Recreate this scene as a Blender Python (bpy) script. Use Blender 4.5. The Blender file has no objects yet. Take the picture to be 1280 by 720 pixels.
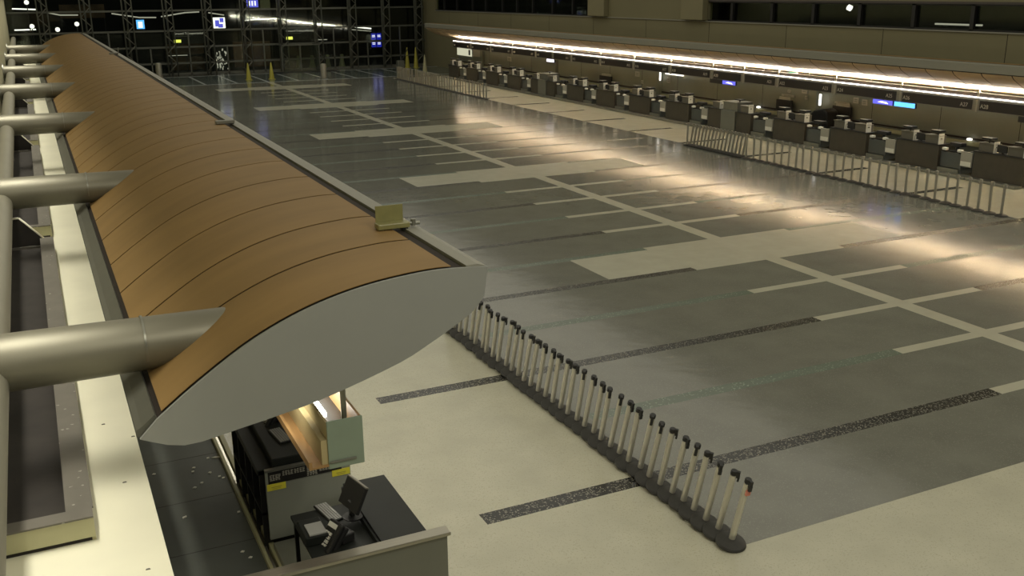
import bpy, bmesh, math, random
from mathutils import Vector, Matrix
random.seed(7)
S = bpy.context.scene
COL = S.collection
PI = math.pi
ORD = ['first','second','third','fourth','fifth','sixth','seventh','eighth','ninth','tenth','eleventh','twelfth','thirteenth',
       'fourteenth','fifteenth','sixteenth','seventeenth','eighteenth','nineteenth','twentieth']
TENS = {20:'twenty',30:'thirty',40:'forty',50:'fifty'}
def ordn(k):
    if k < 20: return ORD[k]
    n = k+1; t = n//10*10; u = n % 10
    if u == 0: return {30:'thirtieth',40:'fortieth',50:'fiftieth'}[t]
    return TENS[t]+'-'+ORD[u-1]

# ------------------------------------------------------------------ materials
def mat(name, col, rough=0.5, metal=0.0, spec=0.5, noise=0.0, nscale=4.0, bump=0.0, bscale=20.0, emis=None, estr=0.0, speck=None, stretch=None):
    m = bpy.data.materials.new(name); m.use_nodes = True
    nt = m.node_tree; b = nt.nodes['Principled BSDF']
    b.inputs['Base Color'].default_value = (*col, 1)
    b.inputs['Roughness'].default_value = rough
    b.inputs['Metallic'].default_value = metal
    b.inputs['Specular IOR Level'].default_value = spec
    tc = nt.nodes.new('ShaderNodeTexCoord')
    src = tc.outputs['Object']
    if stretch:
        mp = nt.nodes.new('ShaderNodeMapping'); mp.inputs['Scale'].default_value = stretch
        nt.links.new(src, mp.inputs['Vector']); src = mp.outputs['Vector']
    last = None
    if noise > 0:
        n = nt.nodes.new('ShaderNodeTexNoise'); n.inputs['Scale'].default_value = nscale; n.inputs['Detail'].default_value = 5
        nt.links.new(src, n.inputs['Vector'])
        r = nt.nodes.new('ShaderNodeValToRGB')
        r.color_ramp.elements[0].position = .3; r.color_ramp.elements[1].position = .7
        r.color_ramp.elements[0].color = (*[c*(1-noise) for c in col], 1)
        r.color_ramp.elements[1].color = (*[min(1, c*(1+noise)) for c in col], 1)
        nt.links.new(n.outputs['Fac'], r.inputs['Fac']); last = r.outputs['Color']
    if speck:
        sc, amount, scol = speck
        v = nt.nodes.new('ShaderNodeTexVoronoi'); v.inputs['Scale'].default_value = sc
        nt.links.new(src, v.inputs['Vector'])
        g = nt.nodes.new('ShaderNodeSeparateColor'); nt.links.new(v.outputs['Color'], g.inputs['Color'])
        gt = nt.nodes.new('ShaderNodeMath'); gt.operation = 'LESS_THAN'; gt.inputs[1].default_value = amount
        nt.links.new(g.outputs['Red'], gt.inputs[0])
        mx = nt.nodes.new('ShaderNodeMix'); mx.data_type = 'RGBA'
        nt.links.new(gt.outputs[0], mx.inputs['Factor'])
        if last: nt.links.new(last, mx.inputs[6])
        else: mx.inputs[6].default_value = (*col, 1)
        mx.inputs[7].default_value = (*scol, 1); last = mx.outputs[2]
    if last: nt.links.new(last, b.inputs['Base Color'])
    if bump > 0:
        n2 = nt.nodes.new('ShaderNodeTexNoise'); n2.inputs['Scale'].default_value = bscale; n2.inputs['Detail'].default_value = 3
        nt.links.new(src, n2.inputs['Vector'])
        bp = nt.nodes.new('ShaderNodeBump'); bp.inputs['Strength'].default_value = bump; bp.inputs['Distance'].default_value = .02
        nt.links.new(n2.outputs['Fac'], bp.inputs['Height']); nt.links.new(bp.outputs['Normal'], b.inputs['Normal'])
    if emis:
        b.inputs['Emission Color'].default_value = (*emis, 1); b.inputs['Emission Strength'].default_value = estr
    return m

FR, FB = .125, .14
M = {}
M['floor_grey']  = mat('terrazzo_grey', (.175,.176,.148), FR, noise=.10, nscale=1.2, bump=FB, bscale=2.2, speck=(70,.10,(.21,.21,.18)))
M['floor_dark']  = mat('terrazzo_bluegrey', (.11,.135,.125), FR, noise=.08, nscale=1.2, bump=FB, bscale=2.2)
M['floor_pale']  = mat('terrazzo_pale', (.47,.455,.35), .26, noise=.07, nscale=1.5, bump=FB, bscale=2.2, speck=(75,.10,(.41,.395,.30)))
M['floor_white'] = mat('terrazzo_inlay', (.45,.44,.345), .22, noise=.05, nscale=2, bump=FB, bscale=2.2)
M['floor_black'] = mat('terrazzo_black', (.022,.022,.020), .22, bump=FB, bscale=2.2, speck=(55,.16,(.22,.21,.17)))
M['floor_green'] = mat('terrazzo_green', (.135,.165,.13), .22, bump=FB, bscale=2.2, speck=(45,.07,(.24,.29,.23)))
M['floor_line']  = mat('terrazzo_blue_line', (.42,.45,.44), .22, bump=FB, bscale=2.2)
M['wood_roof'] = mat('roof_wood_laminate', (.275,.172,.064), .6, spec=.3, noise=.10, nscale=1.0, stretch=(.6,2.5,.6), bump=.03, bscale=3)
M['wood_soffit'] = mat('soffit_wood', (.50,.36,.21), .45, noise=.08, nscale=1.2)
M['seam'] = mat('dark_seam', (.02,.013,.008), .8)
M['grey_paint'] = mat('grey_paint', (.275,.282,.268), .55, noise=.03, nscale=.8)
M['trim_paint'] = mat('edge_trim_paint', (.27,.265,.22), .5)
M['gutter'] = mat('gutter_metal', (.10,.10,.08), .5, noise=.06)
M['cream'] = mat('cream_ledge', (.74,.72,.57), .7, noise=.04, nscale=1.5)
M['cream_dark'] = mat('cream_metal', (.40,.385,.23), .55, noise=.06, nscale=2)
M['steel_arm'] = mat('satin_painted_steel', (.20,.19,.145), .46, metal=.45, noise=.05, nscale=1.3)
M['black_liner'] = mat('trough_liner', (.022,.018,.015), .75, noise=.3, nscale=3)
M['trough_edge'] = mat('trough_edge', (.13,.12,.10), .6, noise=.1, nscale=4, speck=(45,.006,(.3,.29,.25)))
M['wall_olive'] = mat('olive_wall', (.205,.188,.105), .7, noise=.05, nscale=.35)
M['wall_pilaster'] = mat('olive_pilaster', (.23,.21,.12), .7, noise=.04, nscale=.5)
M['wall_cream'] = mat('cream_wall', (.40,.38,.24), .7, noise=.03, nscale=.5)
M['back_panel'] = mat('grey_back_panel', (.185,.195,.155), .42, metal=.15, noise=.06, nscale=.6)
M['ceiling'] = mat('ceiling_plaster', (.30,.29,.24), .8, noise=.05)
M['brown_laminate'] = mat('brown_counter_laminate', (.060,.052,.036), .45, noise=.10, nscale=3)
M['pod'] = mat('taupe_pod', (.135,.125,.095), .45)
M['scale_panel'] = mat('bluegrey_steel', (.115,.125,.12), .35, metal=.5, noise=.05)
M['steel'] = mat('brushed_steel', (.42,.40,.34), .28, metal=.9, noise=.05, nscale=3, stretch=(1,30,30))
M['steel_panel'] = mat('steel_side_panel', (.21,.215,.185), .38, metal=.5, noise=.05, nscale=1.3)
M['steel_light'] = mat('light_steel_panel', (.31,.325,.28), .4, metal=.3, noise=.05, nscale=1.3)
M['dull_steel'] = mat('dull_steel', (.27,.27,.23), .35, metal=.7, noise=.06)
M['post'] = mat('post_metal', (.60,.58,.50), .30, metal=.55)
M['post_dull'] = mat('dull_post_metal', (.30,.29,.24), .38, metal=.4)
M['black'] = mat('black_plastic', (.012,.012,.012), .45)
M['base_black'] = mat('rubber_base', (.028,.027,.023), .6, noise=.15, nscale=20)
M['worktop'] = mat('black_worktop', (.012,.014,.012), .5, spec=.3, noise=.08)
M['belt'] = mat('rubber_belt', (.080,.088,.078), .6, noise=.10, nscale=2.0)
M['green_glass'] = mat('green_grey_plate', (.24,.30,.235), .3, noise=.04)
M['wood_tray'] = mat('wood_tray', (.36,.21,.08), .45, noise=.08, nscale=3)
M['wood_pale'] = mat('pale_wood_tray', (.46,.38,.2), .5, noise=.08, nscale=3)
M['sign_black'] = mat('sign_face', (.020,.017,.015), .4)
M['sign_grey'] = mat('sign_frame', (.19,.185,.15), .45)
M['sign_back'] = mat('sign_reveal', (.07,.058,.052), .6)
M['letters'] = mat('sign_letters', (.45,.44,.38), .5)
M['white'] = mat('white_plastic', (.72,.71,.63), .5)
M['label_grey'] = mat('grey_label', (.34,.33,.28), .5)
M['yellow'] = mat('yellow_label', (.72,.66,.06), .5)
M['cone'] = mat('yellow_cone', (.42,.38,.06), .45)
M['pale_cone'] = mat('pale_cone', (.34,.33,.20), .5)
M['pink'] = mat('pink_tag', (.62,.22,.16), .6)
M['truss'] = mat('truss_paint', (.14,.14,.11), .5)
M['mullion'] = mat('mullion_paint', (.105,.11,.09), .45)
M['dark_night'] = mat('night_facade', (.010,.009,.008), .8, noise=.5, nscale=.4)
M['road'] = mat('night_road', (.02,.02,.02), .8)
M['brown_shop'] = mat('brown_shopfront', (.10,.055,.025), .6, noise=.4, nscale=1.2)
M['film'] = mat('yellow_film', (.24,.225,.09), .35, noise=.1, nscale=8)
M['key'] = mat('grey_keys', (.34,.34,.32), .5)
def emit(name, col, s): return mat(name, (.02,.02,.02), .5, emis=col, estr=s)
M['led'] = emit('white_led', (1,.93,.85), 5)
M['tube'] = emit('fluorescent_tube', (1,.94,.82), 14)
M['blue_screen'] = emit('blue_screen', (.10,.40,1.0), 1.6)
M['purple_screen'] = emit('purple_screen', (.12,.12,.75), 1.0)
M['screen_streak'] = emit('screen_streak', (.9,.85,1.0), 1.5)
M['white_glow'] = emit('white_lamp', (1,.95,.85), 1.6)
M['dim_glow'] = emit('dim_lamp', (1,.92,.75), .35)
M['room_glow'] = emit('lit_room', (.85,.84,.60), .48)
M['yellow_glow'] = emit('yellow_sign', (.95,.95,.15), 1.1)
M['exit_green'] = emit('green_sign', (.2,.7,.4), .5)
M['blue_board'] = emit('blue_board', (.03,.04,.75), .45)
def glass_mat():
    m = bpy.data.materials.new('window_glass'); m.use_nodes = True; nt = m.node_tree
    nt.nodes.remove(nt.nodes['Principled BSDF'])
    t = nt.nodes.new('ShaderNodeBsdfTransparent'); t.inputs[0].default_value = (.80,.84,.80,1)
    g = nt.nodes.new('ShaderNodeBsdfGlossy'); g.inputs['Roughness'].default_value = .04; g.inputs[0].default_value = (.8,.85,.8,1)
    x = nt.nodes.new('ShaderNodeMixShader'); x.inputs[0].default_value = .04
    nt.links.new(t.outputs[0], x.inputs[1]); nt.links.new(g.outputs[0], x.inputs[2])
    nt.links.new(x.outputs[0], nt.nodes['Material Output'].inputs['Surface'])
    return m
M['glass'] = glass_mat()

# ------------------------------------------------------------------ mesh building
class MB:
    def __init__(s): s.bm = bmesh.new(); s.mats = []
    def mi(s, m):
        if m is None: return 0
        if m not in s.mats: s.mats.append(m)
        return s.mats.index(m)
    def box(s, x0, x1, y0, y1, z0, z1, m=None, mtx=None):
        k = s.mi(m)
        v = [s.bm.verts.new(c) for c in ((x0,y0,z0),(x1,y0,z0),(x1,y1,z0),(x0,y1,z0),(x0,y0,z1),(x1,y0,z1),(x1,y1,z1),(x0,y1,z1))]
        if mtx:
            for q in v: q.co = mtx @ q.co
        for f in ((0,3,2,1),(4,5,6,7),(0,1,5,4),(1,2,6,5),(2,3,7,6),(3,0,4,7)):
            s.bm.faces.new([v[i] for i in f]).material_index = k
        return s
    def tube(s, a, b, r0, r1=None, n=16, m=None, caps=True):
        k = s.mi(m); a = Vector(a); b = Vector(b); r1 = r0 if r1 is None else r1
        d = (b-a).normalized(); u = d.cross(Vector((0,0,1)) if abs(d.z) < .9 else Vector((1,0,0))).normalized(); w = d.cross(u)
        A = []; B = []
        for i in range(n):
            t = 2*PI*i/n; o = u*math.cos(t)+w*math.sin(t)
            A.append(s.bm.verts.new(a+o*r0)); B.append(s.bm.verts.new(b+o*r1))
        for i in range(n):
            f = s.bm.faces.new((A[i],A[(i+1)%n],B[(i+1)%n],B[i])); f.smooth = True; f.material_index = k
        if caps:
            s.bm.faces.new(A[::-1]).material_index = k; s.bm.faces.new(B).material_index = k
        return s
    def lathe(s, prof, n=20, m=None, c=(0,0,0)):
        k = s.mi(m); rings = []
        for r, z in prof:
            rings.append([s.bm.verts.new((c[0]+r*math.cos(2*PI*i/n), c[1]+r*math.sin(2*PI*i/n), c[2]+z)) for i in range(n)])
        for a, b in zip(rings, rings[1:]):
            for i in range(n):
                f = s.bm.faces.new((a[i],a[(i+1)%n],b[(i+1)%n],b[i])); f.smooth = True; f.material_index = k
        s.bm.faces.new(rings[0][::-1]).material_index = k; s.bm.faces.new(rings[-1]).material_index = k
        return s
    def prism(s, pts, axis, a, b, m=None):
        # polygon pts (2D) extruded along axis 'x','y','z' from a to b
        k = s.mi(m)
        def p(q, t): return {'y':(q[0],t,q[1]), 'x':(t,q[0],q[1]), 'z':(q[0],q[1],t)}[axis]
        A = [s.bm.verts.new(p(q,a)) for q in pts]; B = [s.bm.verts.new(p(q,b)) for q in pts]
        n = len(pts)
        for i in range(n): s.bm.faces.new((A[i],A[(i+1)%n],B[(i+1)%n],B[i])).material_index = k
        s.bm.faces.new(A[::-1]).material_index = k; s.bm.faces.new(B).material_index = k
        return s
    def build(s, name, m=None, parent=None, loc=None, bevel=0, smooth=False):
        if not s.mats: s.mats = [m]
        bmesh.ops.recalc_face_normals(s.bm, faces=s.bm.faces)
        for e in s.bm.edges:
            if len(e.link_faces) == 2 and e.calc_face_angle(0) > .6: e.smooth = False
        me = bpy.data.meshes.new(name); s.bm.to_mesh(me); s.bm.free()
        for q in s.mats: me.materials.append(M[q])
        o = bpy.data.objects.new(name, me); COL.objects.link(o)
        if parent: o.parent = parent
        if loc: o.location = loc
        if bevel:
            bv = o.modifiers.new('bevel','BEVEL'); bv.width = bevel; bv.segments = 2; bv.limit_method = 'ANGLE'
        return o
def box(name, m, x0,x1,y0,y1,z0,z1, parent=None, bevel=0): return MB().box(x0,x1,y0,y1,z0,z1).build(name, m, parent, bevel=bevel)
def tag(o, label, cat=None, group=None, kind=None):
    if label: o['label'] = label
    if cat: o['category'] = cat
    if group: o['group'] = group
    if kind: o['kind'] = kind
    return o
def empty(name, loc, label, cat, group=None, rot=(0,0,0)):
    o = bpy.data.objects.new(name, None); COL.objects.link(o); o.location = loc; o.rotation_euler = rot
    o.empty_display_size = .2
    return tag(o, label, cat, group)
def struct(o, label=None): return tag(o, label, kind='structure')
def kids(o): return [c for c in bpy.data.objects if c.parent == o]
def copy_tree(o, loc, label, rot=None, group=None):
    def rec(q, par):
        c = q.copy(); COL.objects.link(c); c.parent = par
        for ch in TREE.get(q.name, []): rec(ch, c)
        return c
    if o.name not in TREE:
        def scan(q):
            TREE[q.name] = kids(q)
            for ch in TREE[q.name]: scan(ch)
        scan(o)
    c = rec(o, None); c.location = loc; c['label'] = label
    if rot: c.rotation_euler = rot
    if group: c['group'] = group
    return c
TREE = {}
def text(body, size, mtx, m, name, parent, depth=.004, align='LEFT', spacing=1.0):
    cu = bpy.data.curves.new(name,'FONT'); cu.body = body; cu.size = size; cu.extrude = depth; cu.align_x = align; cu.space_character = spacing
    tmp = bpy.data.objects.new('t', cu); COL.objects.link(tmp)
    dg = bpy.context.evaluated_depsgraph_get(); dg.update()
    me = bpy.data.meshes.new_from_object(tmp.evaluated_get(dg)); me.materials.clear(); me.materials.append(M[m])
    bpy.data.objects.remove(tmp); bpy.data.curves.remove(cu)
    me.transform(mtx)
    o = bpy.data.objects.new(name, me); COL.objects.link(o)
    if parent: o.parent = parent
    return o
FACE_LEFT = Matrix(((0,0,-1,0),(-1,0,0,0),(0,1,0,0),(0,0,0,1)))   # text reads along -Y, faces -X
FACE_FRONT = Matrix(((1,0,0,0),(0,0,-1,0),(0,1,0,0),(0,0,0,1)))   # text reads along +X, faces -Y

XC = 16.2          # hall centre line
YEND = 87.0        # glass wall

# ------------------------------------------------------------------ floor with its inlays (one mesh, cells by material)
def make_floor():
    R = []      # (x0,x1,y0,y1,mat) painted in order
    R.append((-1,33,-2,YEND+.3,'floor_grey'))
    R.append((-1,6.95,-2,74,'floor_pale'))
    R.append((25.45,33,8.35,74.5,'floor_pale'))
    R.append((-1,33,-2,8.35,'floor_pale'))
    R.append((-1,33,75.9,84.2,'floor_dark'))
    for k in range(0,16):
        y = 10.32+4.262*k
        if y > 73: break
        w = .14
        R.append((4.5,13.9,y-w,y+w,'floor_black')); R.append((18.55,27.9,y-w,y+w,'floor_black'))
        R.append((13.9,18.55,y-w*.93,y+w*.93,'floor_white'))
        y2 = y+2.13
        R.append((7.3,13.9,y2-w,y2+w,'floor_green')); R.append((18.55,25.1,y2-w,y2+w,'floor_green'))
        R.append((13.9,18.55,y2-w*.93,y2+w*.93,'floor_white'))
    R.append((XC-.21,XC+.21,8.35,76,'floor_white'))
    for k in range(5):
        y = 19.93+12.79*k
        R.append((11.6,20.9,y-.95,y+.95,'floor_white'))
        R.append((13.9,18.6,y-1.18,y+1.18,'floor_white'))
    for y in (75.95, 84.2): R.append((9.4-9.2,33,y-.2,y+.2,'floor_line'))
    for i in range(-6,7):
        x = XC+2.3*i; R.append((x-.1,x+.1,76.1,84.1,'floor_line'))
    R.append((-1,15.5,84.6,YEND+.3,'floor_black'))
    xs = sorted({v for r in R for v in r[:2]}); ys = sorted({v for r in R for v in r[2:4]})
    mb = MB(); V = {}
    names = ['floor_grey','floor_pale','floor_dark','floor_black','floor_white','floor_green','floor_line']
    for n in names: mb.mi(n)
    def vert(i,j):
        if (i,j) not in V: V[(i,j)] = mb.bm.verts.new((xs[i],ys[j],0))
        return V[(i,j)]
    for i in range(len(xs)-1):
        for j in range(len(ys)-1):
            cx = (xs[i]+xs[i+1])/2; cy = (ys[j]+ys[j+1])/2; mm = 'floor_grey'
            for r in R:
                if r[0] < cx < r[1] and r[2] < cy < r[3]: mm = r[4]
            f = mb.bm.faces.new((vert(i,j),vert(i+1,j),vert(i+1,j+1),vert(i,j+1))); f.material_index = names.index(mm)
    return mb.build('floor')
struct(make_floor(), 'grey and pale terrazzo concourse floor with striped inlays')

# ------------------------------------------------------------------ shell
XW = 33.0
LW = -0.95
struct(box('ceiling','ceiling', -1.2,33.4,-2,YEND+.4,14,14.2))
struct(box('wall_left','wall_cream', LW-.2,LW,-2,YEND+.4,0,14), 'cream wall at the far left edge')
mb = MB()
mb.box(XW,XW+.3,-2,YEND+.4,0,4.83)                       # below sill
mb.box(XW,XW+.3,44.6,56.8,4.83,14)
mb.box(XW,XW+.3,-2,44.6,5.84,14)
mb.box(XW,XW+.3,56.8,84.2,7.2,14)
mb.box(XW,XW+.3,84.2,YEND+.4,4.83,14)
wr = mb.build('wall_right','wall_olive'); struct(wr, 'olive upper wall above the right counters')
for y0,y1 in ((44.6,46.6),(54.8,56.8)):
    o = MB().box(XW-.35,XW,y0,y1,4.87,13.98).build('trim_1','wall_pilaster',bevel=.03); struct(o)
struct(box('trim_2','trim_paint', XW-.06,XW,-2,84.2,4.79,4.84))
struct(box('trim_3','sign_back', XW-.03,XW,-2,44.55,5.84,5.93))
# panel joints on the right wall
mbj = MB()
for y in [20+6.1*i for i in range(11)]: mbj.box(XW-.006,XW,y-.012,y+.012,3.0,4.78)
struct(mbj.build('trim_4','seam'))
# ribbon windows of the upper right wall
def ribbon(name, y0, y1, z0, z1, mulls):
    fr = MB()
    fr.box(XW+.02,XW+.14,y0,y1,z0,z0+.06); fr.box(XW+.02,XW+.14,y0,y1,z1-.06,z1)
    for y in mulls: fr.box(XW+.02,XW+.16,y-.09,y+.09,z0,z1)
    f = fr.build(name,'black'); struct(f)
    MB().box(XW+.17,XW+.18,y0,y1,z0,z1).build('glass_pane','glass',f)
ribbon('window_1', -2, 44.6, 4.84, 5.84, [6,10,14,18,22,24.9,27.8,30.7,33.7,36.6,39.5,42.6])
ribbon('window_2', 56.8, 84.2, 4.84, 7.2, [59.45,62.3,65.3,67.9,70.4,73.5,76.1,79.4,82.2])
rm = MB(); rm.box(36,36.1,-2,YEND,4.4,8); rm.box(XW+.3,36,-2,YEND,4.5,4.6); rm.box(XW+.3,36,-2,YEND,7.9,8)
struct(rm.build('wall_office','dark_night'))
tag(MB().tube((34.6,36.05,5.62),(34.75,36.0,5.55),.13).build('ceiling_spotlight','white_glow'), 'round white lamp glowing behind the upper right windows','lamp')
tag(box('light_strip','dim_glow', 34.2,34.26,28.3,30.6,4.98,5.05), 'long dim light lying low behind the upper right window','lamp')

# ------------------------------------------------------------------ glass end wall
GX = [1.55+3.06*i for i in range(11)]
fr = MB()
for z in (.9,2.2,3.5,5.1,6.8,8.5,10.2,12): fr.box(LW,XW,YEND,YEND+.12,z-.07,z+.07)
for x in GX: fr.box(x-.05,x+.05,YEND,YEND+.14,0,14)
for i in range(10): fr.box(GX[i]+1.53-.05,GX[i]+1.53+.05,YEND,YEND+.12,0,3.5 if i%2 else 2.2)
fr.box(LW,XW,YEND,YEND+.12,0,.12)
w3 = fr.build('window_3','mullion'); struct(w3, 'dark glazed end wall of the hall')
MB().box(LW,XW,YEND+.15,YEND+.17,0,14).build('glass_pane','glass',w3)
tr = empty('truss_column',(GX[0],YEND-.75,0),'lattice truss column at the glass wall, leftmost one','column','truss columns of the glass wall')
MB().tube((-.36,0,0),(-.36,0,14),.055,n=10).build('chord','mullion',tr)
MB().tube((.36,0,0),(.36,0,14),.055,n=10).build('chord','mullion',tr)
MB().tube((0,.5,0),(0,.5,14),.055,n=10).build('chord','mullion',tr)
lc = MB()
z = .2; s = 1
while z < 13.4:
    lc.tube((-.36*s,0,z),(.36*s,0,z+.75),.035,n=8)
    z += .75; s = -s
lc.build('lacing','truss',tr)
for i,x in enumerate(GX[1:]):
    copy_tree(tr,(x,YEND-.75,0),'lattice truss column at the glass wall, %s from the left'%ORD[i+1])

# ---- outside, behind the glass
struct(box('floor_outside','road',-14,46,YEND+.4,104,-.12,-.02))
struct(box('wall_outside','dark_night',-14,46,104,104.4,-.1,22))
YO = 90.0
def outside(name, m, x0,x1,z0,z1,label,cat,y=YO,d=.12,group=None):
    mb = MB().box(x0,x1,y,y+d,z0,z1,m)
    o = mb.build(name,None); tag(o,label,cat,group)
    if z0 > .2: MB().box(x0+.02,x0+.08,y+d,y+d+.06,-.02,z1,'black').box(x1-.08,x1-.02,y+d,y+d+.06,-.02,z1,'black').build('post',None,o) if False else [MB().box(a,a+.06,y+d,y+d+.06,-.02,z1).build('post','black',o) for a in (x0+.02,x1-.08)]
    return o
def strip(pts, label, m='dim_glow', r=.05):
    mb = MB()
    for a,b in zip(pts,pts[1:]): mb.tube((a[0],YO+.5,a[1]),(b[0],YO+.5,b[1]),r,n=8)
    tag(mb.build('canopy_light',m), label,'lamp','canopy lights outside the glass wall')
strip([(6.83,4.88),(8.97,4.52),(10.3,4.50)],'curved light edge outside the glass, above the blue left screen')
strip([(10.7,4.56),(12.65,4.85),(13.84,4.9)],'rising light edge outside the glass, above the ground transport sign')
strip([(14.6,4.82),(15.9,4.6)],'short light edge above the white picture screen')
strip([(17.6,4.1),(18.15,4.16),(20.25,4.25),(23.43,3.78),(25.62,3.53)],'long arched light edge outside the glass near the hall centre','white_glow',.035)
strip([(26.96,3.43),(29.07,3.17)],'short bright light row left of the blue board','white_glow',.06)
strip([(26.96,3.15),(29.07,2.95)],'thin dotted light line just below the bright row','dim_glow',.03)
strip([(2.05,5.02),(2.91,4.82),(4.27,4.8)],'curved light edge at the far left behind the roof arms')
strip([(-.5,5.36),(1.21,5.28)],'short light edge at the extreme left top','white_glow')
strip([(-.55,3.72),(1.01,3.74)],'short level light at the extreme left, lower one','white_glow')
for i,(x,zz,lb) in enumerate([(.6,5.84,'topmost'),(.75,4.0,'middle'),(4.07,4.11,'rightmost'),(2.59,3.71,'lowest')]):
    gl = MB().lathe([(.02,-.18),(.14,-.12),(.18,0),(.14,.12),(.02,.18)],c=(x,YO,zz)).build('globe_lamp','white_glow')
    MB().tube((x,YO,-.02),(x,YO,zz-.17),.04,n=8).build('lamp_pole','black',gl)
    tag(gl,'small white globe lamp outside the glass at far left, %s of four'%lb,'lamp','globe lamps outside')
def board(x0,x1,z0,z1,m,label,cat='screen',extra=None):
    t = empty('display_screen',((x0+x1)/2,YO,z0),label,cat)
    w=(x1-x0)/2; h=z1-z0
    MB().box(-w-.06,w+.06,.02,.12,-.06,h+.06).build('housing','black',t)
    MB().box(-w,w,0,.02,0,h).build('screen_face',m,t)
    if extra: extra(t,w,h)
    return t
def sc1(t,w,h): MB().box(-w*.55,w*.55,-.01,0,h*.12,h*.8).build('picture','screen_streak',t)
board(8.63,9.25,3.62,4.34,'blue_screen','blue and white lit screen outside the glass, left side',extra=sc1)
def sc2(t,w,h):
    mb=MB()
    for a,b,c,d in ((-.7,.0,.15,.75),(.1,.75,.55,.95),(-.2,.6,.05,.4)): mb.box(a*w,b*w,-.01,0,c*h,d*h)
    mb.build('picture','purple_screen',t)
board(14.85,15.85,3.53,4.42,'white_glow','white picture screen outside the glass with dark blue patches',extra=sc2)
def sc3(t,w,h):
    mb=MB()
    for a in (-.65,-.15,.35): mb.box(a*w,(a+.25)*w,-.01,0,.15*h,.6*h)
    mb.build('picture','screen_streak',t)
board(17.81,18.79,5.22,6.1,'purple_screen','dark blue screen with three white bars beside a grey panel',extra=sc3)
outside('wall_panel','pale_cone',18.98,19.82,5.0,6.4,'pale grey panel outside the glass right of the barred screen','panel')
t = empty('departure_board',(29.36,YO,1.5),'glowing blue board of four squares outside the glass','screen')
MB().box(-.55,.55,.02,.12,-.1,1.4).build('housing','black',t)
for a in (-.48,.04):
    for b in (.02,.68): MB().box(a,a+.44,0,.02,b,b+.58).build('screen_face','blue_board',t)
mb=MB()
for a in (-.48,.04):
    for b in (.02,.68):
        for q in (0,.12): mb.box(a+.08,a+.36,-.01,0,b+.25+q,b+.30+q)
mb.build('picture','screen_streak',t)
for k,(x,l1,l2) in enumerate([(11.5,'Ground Transportation','Terminal Exit'),(21.05,'Ground Transportation','Parking')]):
    t = empty('hanging_sign',(x,YO,2.3),['black ground transport sign outside the glass, left one','black ground transport sign outside the glass, right one'][k],'sign','black direction signs outside')
    MB().box(-.15,2.6,.02,.15,0,1.1).build('panel','sign_black',t)
    tx = text(l1,.26,Matrix.Translation((0,0,.78))@FACE_FRONT,'dim_glow','lettering',t)
    MB().box(0,1.35,-.01,.02,.62,.65).build('underline','letters',t)
    MB().box(0,.55,-.02,.02,.12,.36).build('arrow_plate','yellow_glow',t)
t = empty('poster_panel',(14.88,YEND+.6,0),'black and white patterned poster on the glass doors','poster')
MB().box(-.6,.6,.02,.1,-.02,2.1).build('backing','black',t)
mb = MB()
for q in range(46):
    a = random.uniform(-.56,.44); b = random.uniform(.15,1.85); mb.box(a,a+random.uniform(.04,.12),0,.02,b,b+random.uniform(.06,.22))
mb.build('pattern','dim_glow',t)
outside('shop_counter','brown_shop',11.3,14.1,-.02,1.1,'brown shop counter outside the glass doors','counter',y=92,d=1)
outside('storefront','brown_shop',11.1,14.3,1.3,2.15,'brown shop fascia above the brown counter','shop front',y=93,d=.2)
outside('storefront','brown_shop',16.9,20.2,-.02,2.2,'dark brown doorway front outside the glass, centre','shop front',y=93,d=.2)
outside('storefront','brown_shop',3.0,6.5,4.5,5.6,'brown lit band outside the glass at upper left','shop front',y=93,d=.2)
outside('door_light','dim_glow',11.0,12.6,1.28,1.33,'thin horizontal light bar over the brown counter','lamp',y=91,d=.05)
outside('door_light','dim_glow',23.5,25.0,2.25,2.31,'thin horizontal light bar over the doors right of centre','lamp',y=91,d=.05)
for k,x in enumerate((21.5,22.7,24.1,25.4)):
    tag(MB().lathe([(.32,0),(.30,.05),(.22,.35),(.14,.95),(.17,1.05),(.1,1.12)],c=(x,YEND+.95,0)).build('planter_vase','pale_cone'),
        'tall pale tapered planter behind the glass doors, %s from the left'%ORD[k],'planter','pale planters behind the glass doors')
# entrance vestibules inside the glass
def vestibule(x0,x1,label):
    t = empty('door_vestibule',((x0+x1)/2,YEND-1.1,0),label,'entrance'); w=(x1-x0)/2
    mb=MB()
    for x in (-w,w): mb.box(x-.04,x+.04,-.9,-.82,0,2.2); 
    mb.box(-w-.04,w+.04,-.9,-.82,2.14,2.22)
    for x in (-w,w): mb.box(x-.04,x+.04,-.82,1.05,2.14,2.22)
    mb.box(-.03,.03,-.9,-.84,0,2.14)
    mb.build('frame','mullion',t)
    MB().box(-w+.05,-.04,-.88,-.86,0.02,2.12).build('glass_pane','glass',t)
    MB().box(.04,w-.05,-.88,-.86,0.02,2.12).build('glass_pane','glass',t)
vestibule(19.4,22.6,'glass door vestibule right of the centre line at the end wall')
tag(box('door_mat','black',18.2,23.8,83.3,85.0,0.0,.012),'black mat in front of the glass vestibule','mat')

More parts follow.
